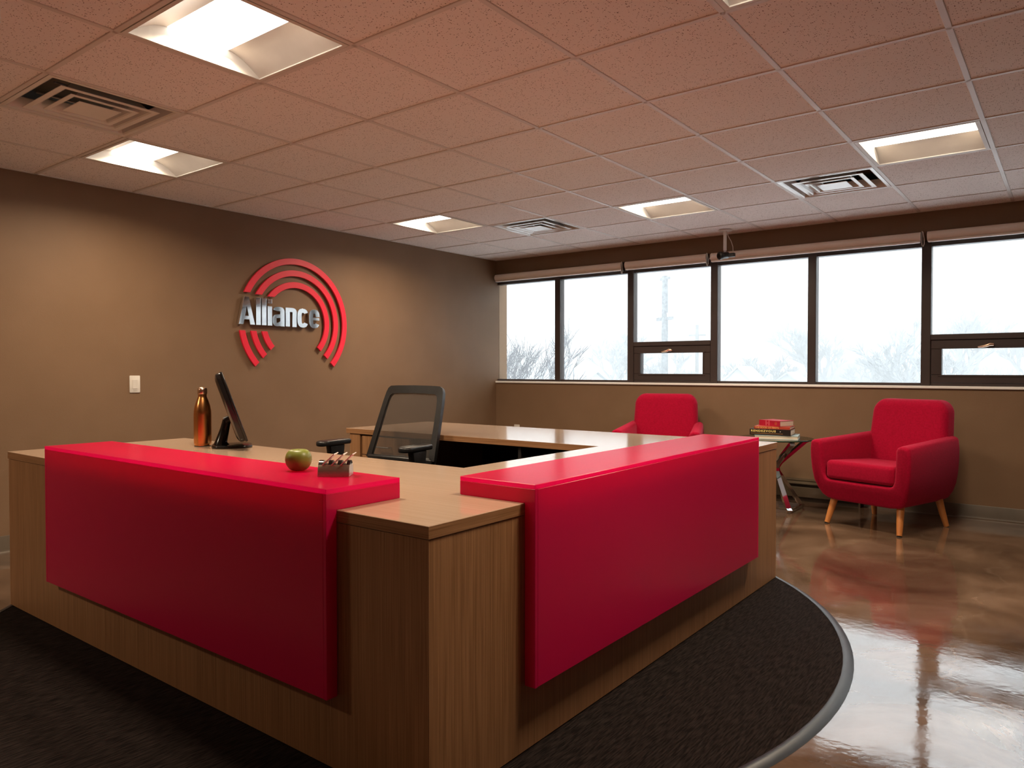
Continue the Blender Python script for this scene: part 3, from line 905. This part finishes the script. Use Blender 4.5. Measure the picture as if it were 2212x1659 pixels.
for k in range(4):
    A_, B_ = foot_ang[k], foot_ang[(k + 1) % 4]
    B().strip([pol(.247, A_, .010), pol(.247, B_, .010)], .034, .012, (0, 0, 1)).each(lambda c: (c.x, c.y, max(.001, c.z))).obj('base_bar', 'chrome', tb)
B().lathe([(0, .322), (.030, .322), (.030, .350), (0, .350)], (0, 0, 0), 24).obj('hub', 'chrome', tb, 30)

def book(loc, rz, w, d, h, cover, label, tcov=.0025, spine='front', paper='paper'):
    """closed book lying flat; its spine faces -y (front) or +y"""
    t = thing('book', label, 'book', loc, rz, 'stacked books on the side table')
    sy = -1 if spine == 'front' else 1
    B().box((-w / 2 + .004, -d / 2 + .004, tcov), (w / 2 - .004, d / 2 - .004, h - tcov)).obj('page_block', paper, t)
    c = B()
    c.box((-w / 2, -d / 2, 0), (w / 2, d / 2, tcov), .0006, 1).box((-w / 2, -d / 2, h - tcov), (w / 2, d / 2, h), .0006, 1)
    ys = sorted((sy * d / 2, sy * (d / 2 - .0035)))
    c.box((-w / 2, ys[0], tcov * .5), (w / 2, ys[1], h - tcov * .5))
    c.obj('cover', cover, t)
    return t
z = ZT + .0005
bx, by = -1.922, 6.052
b1 = book((bx + .005, by + .01, z), R(13), .330, .250, .030, 'bookblue', 'pale book with light blue cover, lowest in the stack on the glass table', spine='back')
z += .0305
b2 = book((bx - .03, by, z), R(8), .315, .235, .048, 'bookblack', 'thick black book with yellow spine lettering in the stack on the side table')
text_mesh('RENDEZVOUS', .0225, 'gold', 'spine_title', b2, (-.148, -.1180, .032), (PI / 2, 0, 0), 1.15, .0004, .0007, spacing=1.24)
B().box((-.148, -.1180, .0125), (.098, -.1176, .0140)).obj('spine_rule', 'orange', b2)
B().box((.075, -.1180, .0285), (.083, -.1176, .0335)).obj('spine_mark', 'card', b2)
z += .0485
b3 = book((bx - .015, by + .005, z), R(7), .275, .225, .022, 'bookbrick', 'thin brick red book under the thick red book on the side table')
text_mesh('THE BOOK OF FIRSTS', .0175, 'orange', 'spine_title', b3, (-.130, -.1130, .011), (PI / 2, 0, 0), 1.08, .0004, .0004)
z += .0225
b4 = book((bx - .005, by + .015, z), R(-24), .215, .160, .045, 'bookred', 'thick crimson book on top of the stack on the side table')
for xx in (-.035, -.005):
    B().box((xx, -.0806, .003), (xx + .003, -.0800, .042)).obj('spine_band', 'pink', b4)
text_mesh('I', .020, 'pink', 'spine_mark', b4, (-.021, -.0803, .022), (PI / 2, 0, 0), 1.0, .0003)
B().prism([(.066 + .013 * math.cos(2 * PI * k / 8), .022 + .014 * math.sin(2 * PI * k / 8)) for k in range(8)], 1, -.0806, -.0800).obj('spine_emblem', 'bookbrick', b4)

# ------------------------------------------------------------------ office chair inside the desk
oc = thing('office_chair', 'black mesh-back office chair with armrests inside the desk', 'office chair', (-3.185, 2.83, ZB), R(5))
# seat
sp = rrect(.50, .48, .09, 6, 0, -.01)
B().prism(sp, 2, .425, .495, .025, 4).each(lambda c: (c.x, c.y, c.z - (.02 * ((c.y + .25) < .08)) * 1)).obj('seat', 'blackplastic', oc, 50)
# back frame: rounded trapezoid ring with mesh inside, leaning back
def backpt(u, v, y=0.0):
    """u in -1..1 across, v = height above floor .56-1.02"""
    f = (v - .56) / .46
    half = .268 - .045 * f
    return (u * half, .255 + .165 * f + .02 * (u * u - 1) * -1 * 0 + y - .018 * (1 - u * u), v)
LOOP = [(-1, .58), (-1, .68), (-1, .80), (-1, .92), (-.985, .975), (-.95, 1.0), (-.87, 1.013), (-.6, 1.016), (0, 1.018), (.6, 1.016), (.87, 1.013), (.95, 1.0), (.985, .975), (1, .92), (1, .80), (1, .68), (1, .58)]
fr = B(); bm = fr.bm; rings = []
nrm = Vector((0, -.94, .33))
for (u, v) in LOOP:
    P = Vector(backpt(u, v)); q = Vector(backpt(u * .845, v - .046 if v > .9 else v - .046 * max(0, (v - .80) / .1)))
    rings.append([bm.verts.new(P - nrm * .013), bm.verts.new(P + nrm * .013), bm.verts.new(q + nrm * .010), bm.verts.new(q - nrm * .010)])
for A, Q in zip(rings[:-1], rings[1:]):
    for k in range(4): bm.faces.new((A[k], A[(k + 1) % 4], Q[(k + 1) % 4], Q[k]))
bm.faces.new(rings[0]); bm.faces.new(rings[-1][::-1])
fr.obj('back_frame', 'blackplastic', oc, 50)
ms = B(); bm = ms.bm
gr = [[bm.verts.new(backpt(-.92 + 1.84 * i / 8, .585 + .40 * k / 8, .001)) for i in range(9)] for k in range(9)]
for k in range(8):
    for i in range(8): bm.faces.new((gr[k][i], gr[k][i + 1], gr[k + 1][i + 1], gr[k + 1][i]))
ms.obj('back_mesh', 'mesh', oc, 80)
B().box((-.25, .235, .545), (.25, .285, .60), .015, 3).obj('lower_rail', 'blackplastic', oc, 40)
B().tube([(0, .05, .40), (0, .24, .42), (0, .285, .50), (0, .275, .60)], [.03, .03, .028, .026], 10).obj('back_support', 'blackplastic', oc, 40)
for sx in (-1, 1):
    pad = B().prism(rrect(.088, .255, .040, 6), 2, 0, .030, .010, 3)
    pad.each(lambda c: (c.x * (1.0 - .35 * (c.y + .127) / .255), c.y, c.z + .006 * math.sin((c.y + .127) / .255 * PI)))
    pad.obj('arm_pad', 'blackplastic', oc, 50, (sx * .315, .035, .668))
    B().prism([(-.030, .0), (.030, .0), (.055, .20), (-.060, .20)], 0, -.022, .022, .006, 2).obj('arm_post', 'blackplastic', oc, 40, (sx * .315, .045, .468))
    B().box((min(sx * .20, sx * .337), .015, .398), (max(sx * .20, sx * .337), .075, .424), .006, 2).obj('arm_bracket', 'blackplastic', oc)
    B().box((sx * .315 - .02, .02, .42), (sx * .315 + .02, .07, .47), .006, 2).obj('arm_sleeve', 'blackplastic', oc)
B().lathe([(0, .08), (.03, .08), (.03, .26), (.018, .262), (.018, .40), (0, .40)], (0, 0, 0), 20).obj('gas_column', 'blackplastic', oc, 40)
B().box((-.11, -.13, .395), (.11, .13, .425), .01, 2).obj('seat_plate', 'blackplastic', oc)
for k in range(5):
    a = 18 + 72 * k
    B().tube([pol(.02, a, .105), pol(.16, a, .092), pol(.295, a, .075)], [.028, .022, .016], 8).obj('base_arm', 'blackplastic', oc, 40)
    w = B().lathe([(0, -.022), (.027, -.022), (.030, -.016), (.030, .016), (.027, .022), (0, .022)], (0, 0, 0), 18, Matrix.Rotation(PI / 2, 3, 'X'))
    w.each(lambda c, a=a: (Vector(pol(.295, a, .030)) + Matrix.Rotation(R(a + 90), 3, 'Z') @ Vector(c)))
    w.obj('caster', 'rubber', oc, 40)
B().tube([(.235, .29, .60), (.245, .30, .50), (.20, .27, .42), (.08, .12, .41)], .006, 8).obj('lever_rod', 'alu', oc, 40)

# ------------------------------------------------------------------ things on the desk
# monitor, seen edge-on
mo = thing('monitor', 'black computer monitor seen edge-on beside the copper bottle', 'monitor', (-3.393, 2.040, D + .0005), R(-30.5))
# local +x to the right of the user, -y ... the screen faces +y
st = B().prism(rrect(.195, .190, .05, 6, 0, .050), 2, 0, .012, .005, 2)
st.obj('stand_base', 'blackgloss', mo, 40)
nk = B()
nk.tube([(0, .0, .010), (0, .0, .03), (0, .016, .09), (0, .026, .135)], [.040, .028, .022, .020], 14)
nk.obj('stand_neck', 'blackgloss', mo, 40)
tilt = Matrix.Rotation(R(19), 3, 'X')
def T_(c):
    v = tilt @ Vector((c.x, c.y, c.z + .060))
    return (v.x, v.y + .052, v.z + .137)
B().box((-.255, .020, -.165), (.255, .032, .185), .004, 2).each(T_).obj('bezel', 'blackgloss', mo, 40)
bk = B().prism(rrect(.500, .345, .03, 5, 0, .010), 1, -.012, .020, .018, 4, 'a')
bk.each(lambda c: (c.x * (1 - .10 * max(0, -c.y / .015)), c.y, c.z * (1 - .10 * max(0, -c.y / .015)))).each(T_).obj('rear_shell', 'blackgloss', mo, 40)
B().box((-.245, .032, -.150), (.245, .0328, .178)).each(T_).obj('screen', 'blackgloss', mo)
B().tube([(0, .018, .128), (0, .040, .140)], [.022, .020], 12).obj('hinge', 'blackplastic', mo, 40)

# copper bottle
bt = thing('water_bottle', 'copper coloured steel water bottle standing on the left wing of the desk', 'bottle', (-3.525, 2.016, D + .0005))
B().lathe([(0, 0), (.036, 0), (.0395, .003), (.0395, .010), (.0425, .013), (.0425, .160), (.0415, .180), (.037, .205), (.030, .228), (.0235, .245), (.021, .252), (.021, .268), (0, .268)], n=40).obj('body', 'copper', bt, 40)
B().lathe([(0, .264), (.0225, .264), (.0235, .267), (.0235, .288), (.021, .294), (.014, .298), (0, .299)], n=40).obj('cap', 'copper_cap', bt, 40)
B().lathe([(.038, .0002), (.0397, .0002), (.0397, .0032), (.038, .0032)], n=40).obj('base_ring', 'rubber', bt, 40)

# green fruit
fr_ = thing('green_fruit', 'green apple resting on the left red panel beside the card holder', 'fruit', (-1.984, 1.462, .8058))
prof = []
for k in range(25):
    a = -PI / 2 + PI * k / 24
    r = .0425 * math.cos(a) ** .82 if abs(math.cos(a)) > 1e-6 else 0
    zz = .034 + .033 * math.sin(a)
    if a > .9: zz -= .010 * ((a - .9) / .67) ** 1.6
    if a < -.9: zz += .004 * ((-a - .9) / .67) ** 2
    prof.append((max(0, r * (1 + .04 * math.sin(a))), max(0, zz)))
prof[0] = (0, .004); prof[-1] = (0, prof[-1][1])
B().lathe(prof, n=40).each(lambda c: (c.x * 1.0, c.y * .97, max(0, (c.z - .0035) * 1.16))).obj('skin', 'apple', fr_, 80)
B().tube([(0, 0, .058), (.002, .001, .067)], [.0016, .002], 6).obj('stem', 'stem', fr_, 60)

# card holder: half-round steel trough with three slots and three cards
ch = thing('card_holder', 'brushed steel half-round card holder on the left red panel', 'card holder', (-1.800, 1.462, .8058), R(37.5))
prof = [(-.030, .0), (.030, .0)] + [(.030 * math.cos(R(a)), .002 + .031 * math.sin(R(a))) for a in range(10, 175, 12)]
# body up to the slot floor
bodyp = [(-.030, 0), (.030, 0), (.030, .004)] + [(.030 * math.cos(R(a)), .004 + .044 * math.sin(R(a))) for a in (12, 24, 36, 46)] + [(-.030 * math.cos(R(a)), .004 + .044 * math.sin(R(a))) for a in (46, 36, 24, 12)] + [(-.030, .004)]
B().prism(bodyp, 0, -.048, .048, .0008, 1).obj('body', 'steel', ch, 40)
crest = [(-.030 * math.cos(R(46)), .0352)] + [(.030 * math.cos(R(a)), .004 + .044 * math.sin(R(a))) for a in (134, 118, 104, 90, 76, 62, 46)]
for xa, xb in ((-.048, -.034), (-.018, -.006), (.010, .022), (.038, .048)):
    B().prism(crest, 0, xa, xb, .0006, 1).obj('tooth', 'blackgloss', ch, 40)
for xa in (-.036, -.008, .020):
    cd = thing('name_card', {-.036: 'left slanted card in the steel card holder', -.008: 'middle slanted card in the steel card holder', .020: 'right slanted card in the steel card holder'}[xa], 'card', (0, 0, 0), 0, 'cards in the steel holder')
    cd.location = (-1.800 + xa * math.cos(R(37.5)), 1.462 + xa * math.sin(R(37.5)), .8058 + .0360)
    cd.rotation_euler = (0, 0, R(37.5))
    B().box((0, -.0275, 0), (.0026, .0275, .050), rot=Matrix.Rotation(R(48), 3, 'Y'), piv=(0, 0, 0)).obj('card', 'card', cd)
    B().box((.0026, -.024, .010), (.0028, .024, .011), rot=Matrix.Rotation(R(48), 3, 'Y'), piv=(0, 0, 0)).obj('printed_line', 'steel', cd)

# ------------------------------------------------------------------ security camera on its ceiling pole
se = thing('security_camera', 'small black camera hanging on a white pole before the blinds', 'camera', (-2.483, 6.365, ZC))
B().lathe([(0, -.010), (.052, -.010), (.058, -.004), (.058, 0), (0, 0)], n=32).obj('mount_plate', 'grid', se, 40)
B().tube([(0, 0, -.008), (0, 0, -.180)], .0145, 16).obj('pole', 'sill', se, 40)
B().tube([(0, 0, -.178), (0, 0, -.192)], [.012, .010], 12).obj('swivel', 'alu', se, 40)
ax = Vector((-.55, -.82, -.12)).normalized()
B().tube([Vector((0, 0, -.222)) + ax * a for a in (-.040, -.030, .030, .036, .060, .066)], [.020, .028, .029, .036, .036, .030], 18).obj('body', 'blackplastic', se, 40)
B().tube([Vector((0, 0, -.222)) + ax * a for a in (.062, .070)], [.020, .018], 16).obj('lens', 'blackgloss', se, 40)
B().box((.02, .0, -.240), (.085, .035, -.205), .006, 2).obj('connector_box', 'blackplastic', se)
B().tube([(.012, .0, -.01), (.030, .004, -.06), (.052, .008, -.10), (.066, .014, -.15), (.068, .018, -.206)], .0032, 8).obj('cable', 'white', se, 40)
B().tube([(-.02, .02, -.205), (-.06, .035, -.198), (-.11, .045, -.205), (-.15, .055, -.20), (-.17, .06, -.235)], .0028, 8).obj('cable', 'white', se, 40)

# baseboard heater behind the side table
he = thing('baseboard_heater', 'long low brown baseboard heater under the windows behind the side table', 'heater', (0, 0, 0))
hx0, hx1 = XL + .03, -1.385
B().prism([(YW - .001, .0), (YW - .020, .0), (YW - .020, .165), (YW - .045, .178), (YW - .001, .190)], 0, hx0, hx1).obj('back_plate', 'heater', he)
B().box((hx0, YW - .074, .040), (hx1, YW - .068, .125), .002, 1).obj('front_cover', 'heater', he)
B().prism([(YW - .020, .176), (YW - .070, .150), (YW - .070, .156), (YW - .020, .183)], 0, hx0, hx1).obj('damper', 'heater', he)
B().box((hx0, YW - .062, .062), (hx1, YW - .024, .105)).obj('fin_element', 'duct', he)
for xa in (hx0, hx1 - .012):
    B().prism([(YW - .001, .0), (YW - .076, .0), (YW - .076, .150), (YW - .045, .182), (YW - .001, .192)], 0, xa, xa + .014).obj('end_cap', 'heater', he)

# small sign hanging from the ceiling, only its edge in view
hs = thing('hanging_sign', 'white edge of a small sign hung from the ceiling at the top left corner', 'sign', (-2.905, .945, ZC))
B().box((-.36, -.004, -.066), (0, .004, -.006), .0015, 1, rot=Matrix.Rotation(R(37.4), 3, 'Z'), piv=(0, 0, 0)).obj('panel', 'white', hs)
B().tube([(-.14, -.107, -.008), (-.14, -.107, 0)], .004, 8).obj('hanger', 'alu', hs, 40)

# ------------------------------------------------------------------ outside: snowy ground, trees, poles, houses
structure(B().box((-220, 8, -5.2), (150, 320, -5.0)).obj('outside_ground', 'ground'), 'snow covered ground beyond the windows', 'ground')
def tree(loc, hgt, spread, seed, mat, label, levels=5, r0=.14, lean=(0, 0), n=3, bare=.25, minr=.02):
    rnd = random.Random(seed)
    b = B()
    def grow(p, d, L, r, lv):
        q = p + d * L
        mid = (p + q) / 2 + Vector((rnd.uniform(-1, 1), rnd.uniform(-1, 1), 0)) * L * .06
        b.tube([p, mid, q], [r, r * .85, r * .7], n, cap=False)
        if lv == 0: return
        k = 3 if lv > 1 else 4
        for _ in range(k):
            a = rnd.uniform(0, 2 * PI)
            s_ = rnd.uniform(.35, .8) * spread
            nd_ = (d + Vector((math.cos(a) * s_, math.sin(a) * s_, rnd.uniform(.0, .35)))).normalized()
            grow(p + d * L * rnd.uniform(.55, 1.0), nd_, L * rnd.uniform(.60, .80), max(minr, r * .62), lv - 1)
    d0 = Vector((lean[0], lean[1], 1)).normalized()
    grow(Vector((0, 0, 0)), d0, hgt * bare, r0, levels)
    top_ = max(v.co.z for v in b.bm.verts)
    f = hgt / top_
    b.each(lambda c: (c.x * f, c.y * f, c.z * f))
    o = b.obj('bare_tree', mat, None, None, loc)
    return tag(o, label, 'tree', 'bare winter trees outside')
tree((-10.98, 11.3, -5.0), 7.55, .85, 8, 'bark', 'bare branching tree close outside the leftmost window', 7, .085, (.07, .0), bare=.34, minr=.0065)
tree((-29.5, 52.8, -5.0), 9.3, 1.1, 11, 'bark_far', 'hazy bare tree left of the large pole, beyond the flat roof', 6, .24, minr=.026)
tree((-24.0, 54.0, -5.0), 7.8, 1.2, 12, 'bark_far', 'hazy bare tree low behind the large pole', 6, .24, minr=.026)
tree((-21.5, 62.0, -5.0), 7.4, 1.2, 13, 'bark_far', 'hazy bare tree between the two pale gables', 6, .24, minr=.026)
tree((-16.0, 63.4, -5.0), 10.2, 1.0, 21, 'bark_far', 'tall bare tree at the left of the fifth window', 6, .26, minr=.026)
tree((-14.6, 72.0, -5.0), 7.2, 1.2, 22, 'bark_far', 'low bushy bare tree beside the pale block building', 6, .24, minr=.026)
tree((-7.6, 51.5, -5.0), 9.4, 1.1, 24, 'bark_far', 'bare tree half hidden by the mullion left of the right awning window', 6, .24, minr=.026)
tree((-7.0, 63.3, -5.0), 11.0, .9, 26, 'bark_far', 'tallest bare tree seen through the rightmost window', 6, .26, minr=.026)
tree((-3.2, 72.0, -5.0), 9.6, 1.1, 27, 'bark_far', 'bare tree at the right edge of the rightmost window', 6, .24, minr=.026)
# low hedge of scrub along the horizon
hd = B(); rnd = random.Random(5)
for k in range(1500):
    x = -40 + 46 * rnd.random(); y = 84 + 12 * rnd.random()
    h_ = 4.2 + 2.0 * rnd.random() + .5 * math.sin(x * .7)
    hd.tube([(x, y, -5.0), (x + rnd.uniform(-.6, .6), y, -5 + h_ * .6), (x + rnd.uniform(-1.2, 1.2), y, -5 + h_)], [.09, .06, .03], 3, cap=False)
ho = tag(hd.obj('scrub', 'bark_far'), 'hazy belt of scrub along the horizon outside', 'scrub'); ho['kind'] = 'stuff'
# poles
p1 = thing('utility_pole', 'thick wooden utility pole with a crossarm outside the awning window', 'utility pole', (-13.3, 27.65, -5.0))
B().tube([(0, 0, 0), (0, 0, 9.95)], [.17, .115], 12).obj('post', 'pole', p1, 40)
B().box((-.52, -.05, 8.15), (.52, .05, 8.28), .01, 1, rot=Matrix.Rotation(R(-28), 3, 'Z')).obj('crossarm', 'pole', p1)
for s_ in (-.46, -.2, .2, .46):
    B().lathe([(0, 0), (.03, 0), (.045, .05), (.03, .1), (.05, .14), (0, .17)], (s_ * math.cos(R(28)), -s_ * math.sin(R(28)), 8.28), 10).obj('insulator', 'siding', p1, 40)
B().box((-.30, -.05, 9.80), (.30, .05, 9.90), .01, 1, rot=Matrix.Rotation(R(-28), 3, 'Z')).obj('crossarm', 'pole', p1)
for s_ in (-.26, .26):
    B().lathe([(0, 0), (.03, 0), (.05, .06), (.03, .12), (.05, .18), (0, .22)], (s_ * math.cos(R(28)), -s_ * math.sin(R(28)), 9.90), 10).obj('insulator', 'siding', p1, 40)
p2 = thing('utility_pole', 'thin distant utility pole right of the thick wooden pole', 'utility pole', (-24.5, 56.9, -5.0))
B().tube([(0, 0, 0), (0, 0, 9.8)], [.17, .13], 10).obj('post', 'pole', p2, 40)
B().box((-.7, -.06, 8.9), (.7, .06, 9.02)).obj('crossarm', 'pole', p2)
for k, (x, y, h_) in enumerate(((-15.7, 76.2, 8.2), (-15.0, 82.0, 7.1))):
    q = thing('utility_pole', ['thin far pole, left of the two in the fifth window', 'thin far pole, right of the two in the fifth window'][k], 'utility pole', (x, y, -5.0))
    B().tube([(0, 0, 0), (0, 0, h_)], [.18, .14], 8).obj('post', 'bark_far', q, 40)
    B().box((-.6, -.06, h_ - .9), (.6, .06, h_ - .78)).obj('crossarm', 'bark_far', q)
# houses: walls, gable roof
def house(loc, rz, w, d, eave, ridge, label, chim=False):
    t = thing('house', label, 'house', loc, rz, 'houses outside')
    B().prism([(-w / 2, 0), (w / 2, 0), (w / 2, eave), (0, ridge - .12), (-w / 2, eave)], 1, -d / 2, d / 2).obj('walls', 'siding', t)
    for s_ in (-1, 1):
        B().prism([(0, ridge), (s_ * (w / 2 + .35), eave - .35 * (ridge - eave) / (w / 2)), (s_ * (w / 2 + .35), eave - .35 * (ridge - eave) / (w / 2) - .12), (0, ridge - .12)], 1, -d / 2 - .3, d / 2 + .3).obj('roof_slope', 'roof', t)
    B().box((-.45, -d / 2 - .06, eave - 1.3), (.45, -d / 2 - .01, eave - .2)).obj('window_pane', 'frame', t)
    if chim:
        B().box((-.35, -.6, ridge - .6), (.25, 0, ridge + .55)).obj('chimney', 'farwall', t)
        B().box((-.35, .4, ridge - .6), (.05, .8, ridge + .45)).obj('chimney', 'farwall', t)
    return t
house((-20.3, 30.6, -5.0), R(62), 6.0, 6.4, 4.0, 6.15, 'grey roofed house with chimneys behind the second window pane', True)
house((-14.6, 40.5, -5.0), R(14), 4.2, 7.0, 4.3, 6.35, 'pale gable house with a steep grey roof in the fourth window')
house((-15.6, 52.5, -5.0), R(12), 5.0, 8.0, 4.0, 6.0, 'farther pale gable house beside the mullion in the fourth window')
fb = thing('block_building', 'pale flat block building beyond the low tree in the fifth window', 'building', (-21.2, 101.8, -5.0))
B().box((-4.0, -3, 0), (3.0, 6, 6.9)).obj('walls', 'farwall', fb)
B().box((-4.1, -3.1, 6.9), (3.1, 6.1, 7.2)).obj('parapet', 'siding', fb)

# winter haze outside
hm = bpy.data.materials.new('winter_haze'); hm.use_nodes = True
nt = hm.node_tree; nt.nodes.remove(nt.nodes['Principled BSDF'])
vs_ = nd(nt, 'ShaderNodeVolumeScatter'); vs_.inputs['Color'].default_value = (.97, .985, 1, 1); vs_.inputs['Density'].default_value = .014
nt.links.new(vs_.outputs[0], nt.nodes['Material Output'].inputs['Volume'])
hz = tag(B().box((-200, 6.85, -5.3), (140, 300, 30)).obj('outside_haze', hm), 'pale winter haze filling the air outside the windows', 'haze'); hz['kind'] = 'stuff'
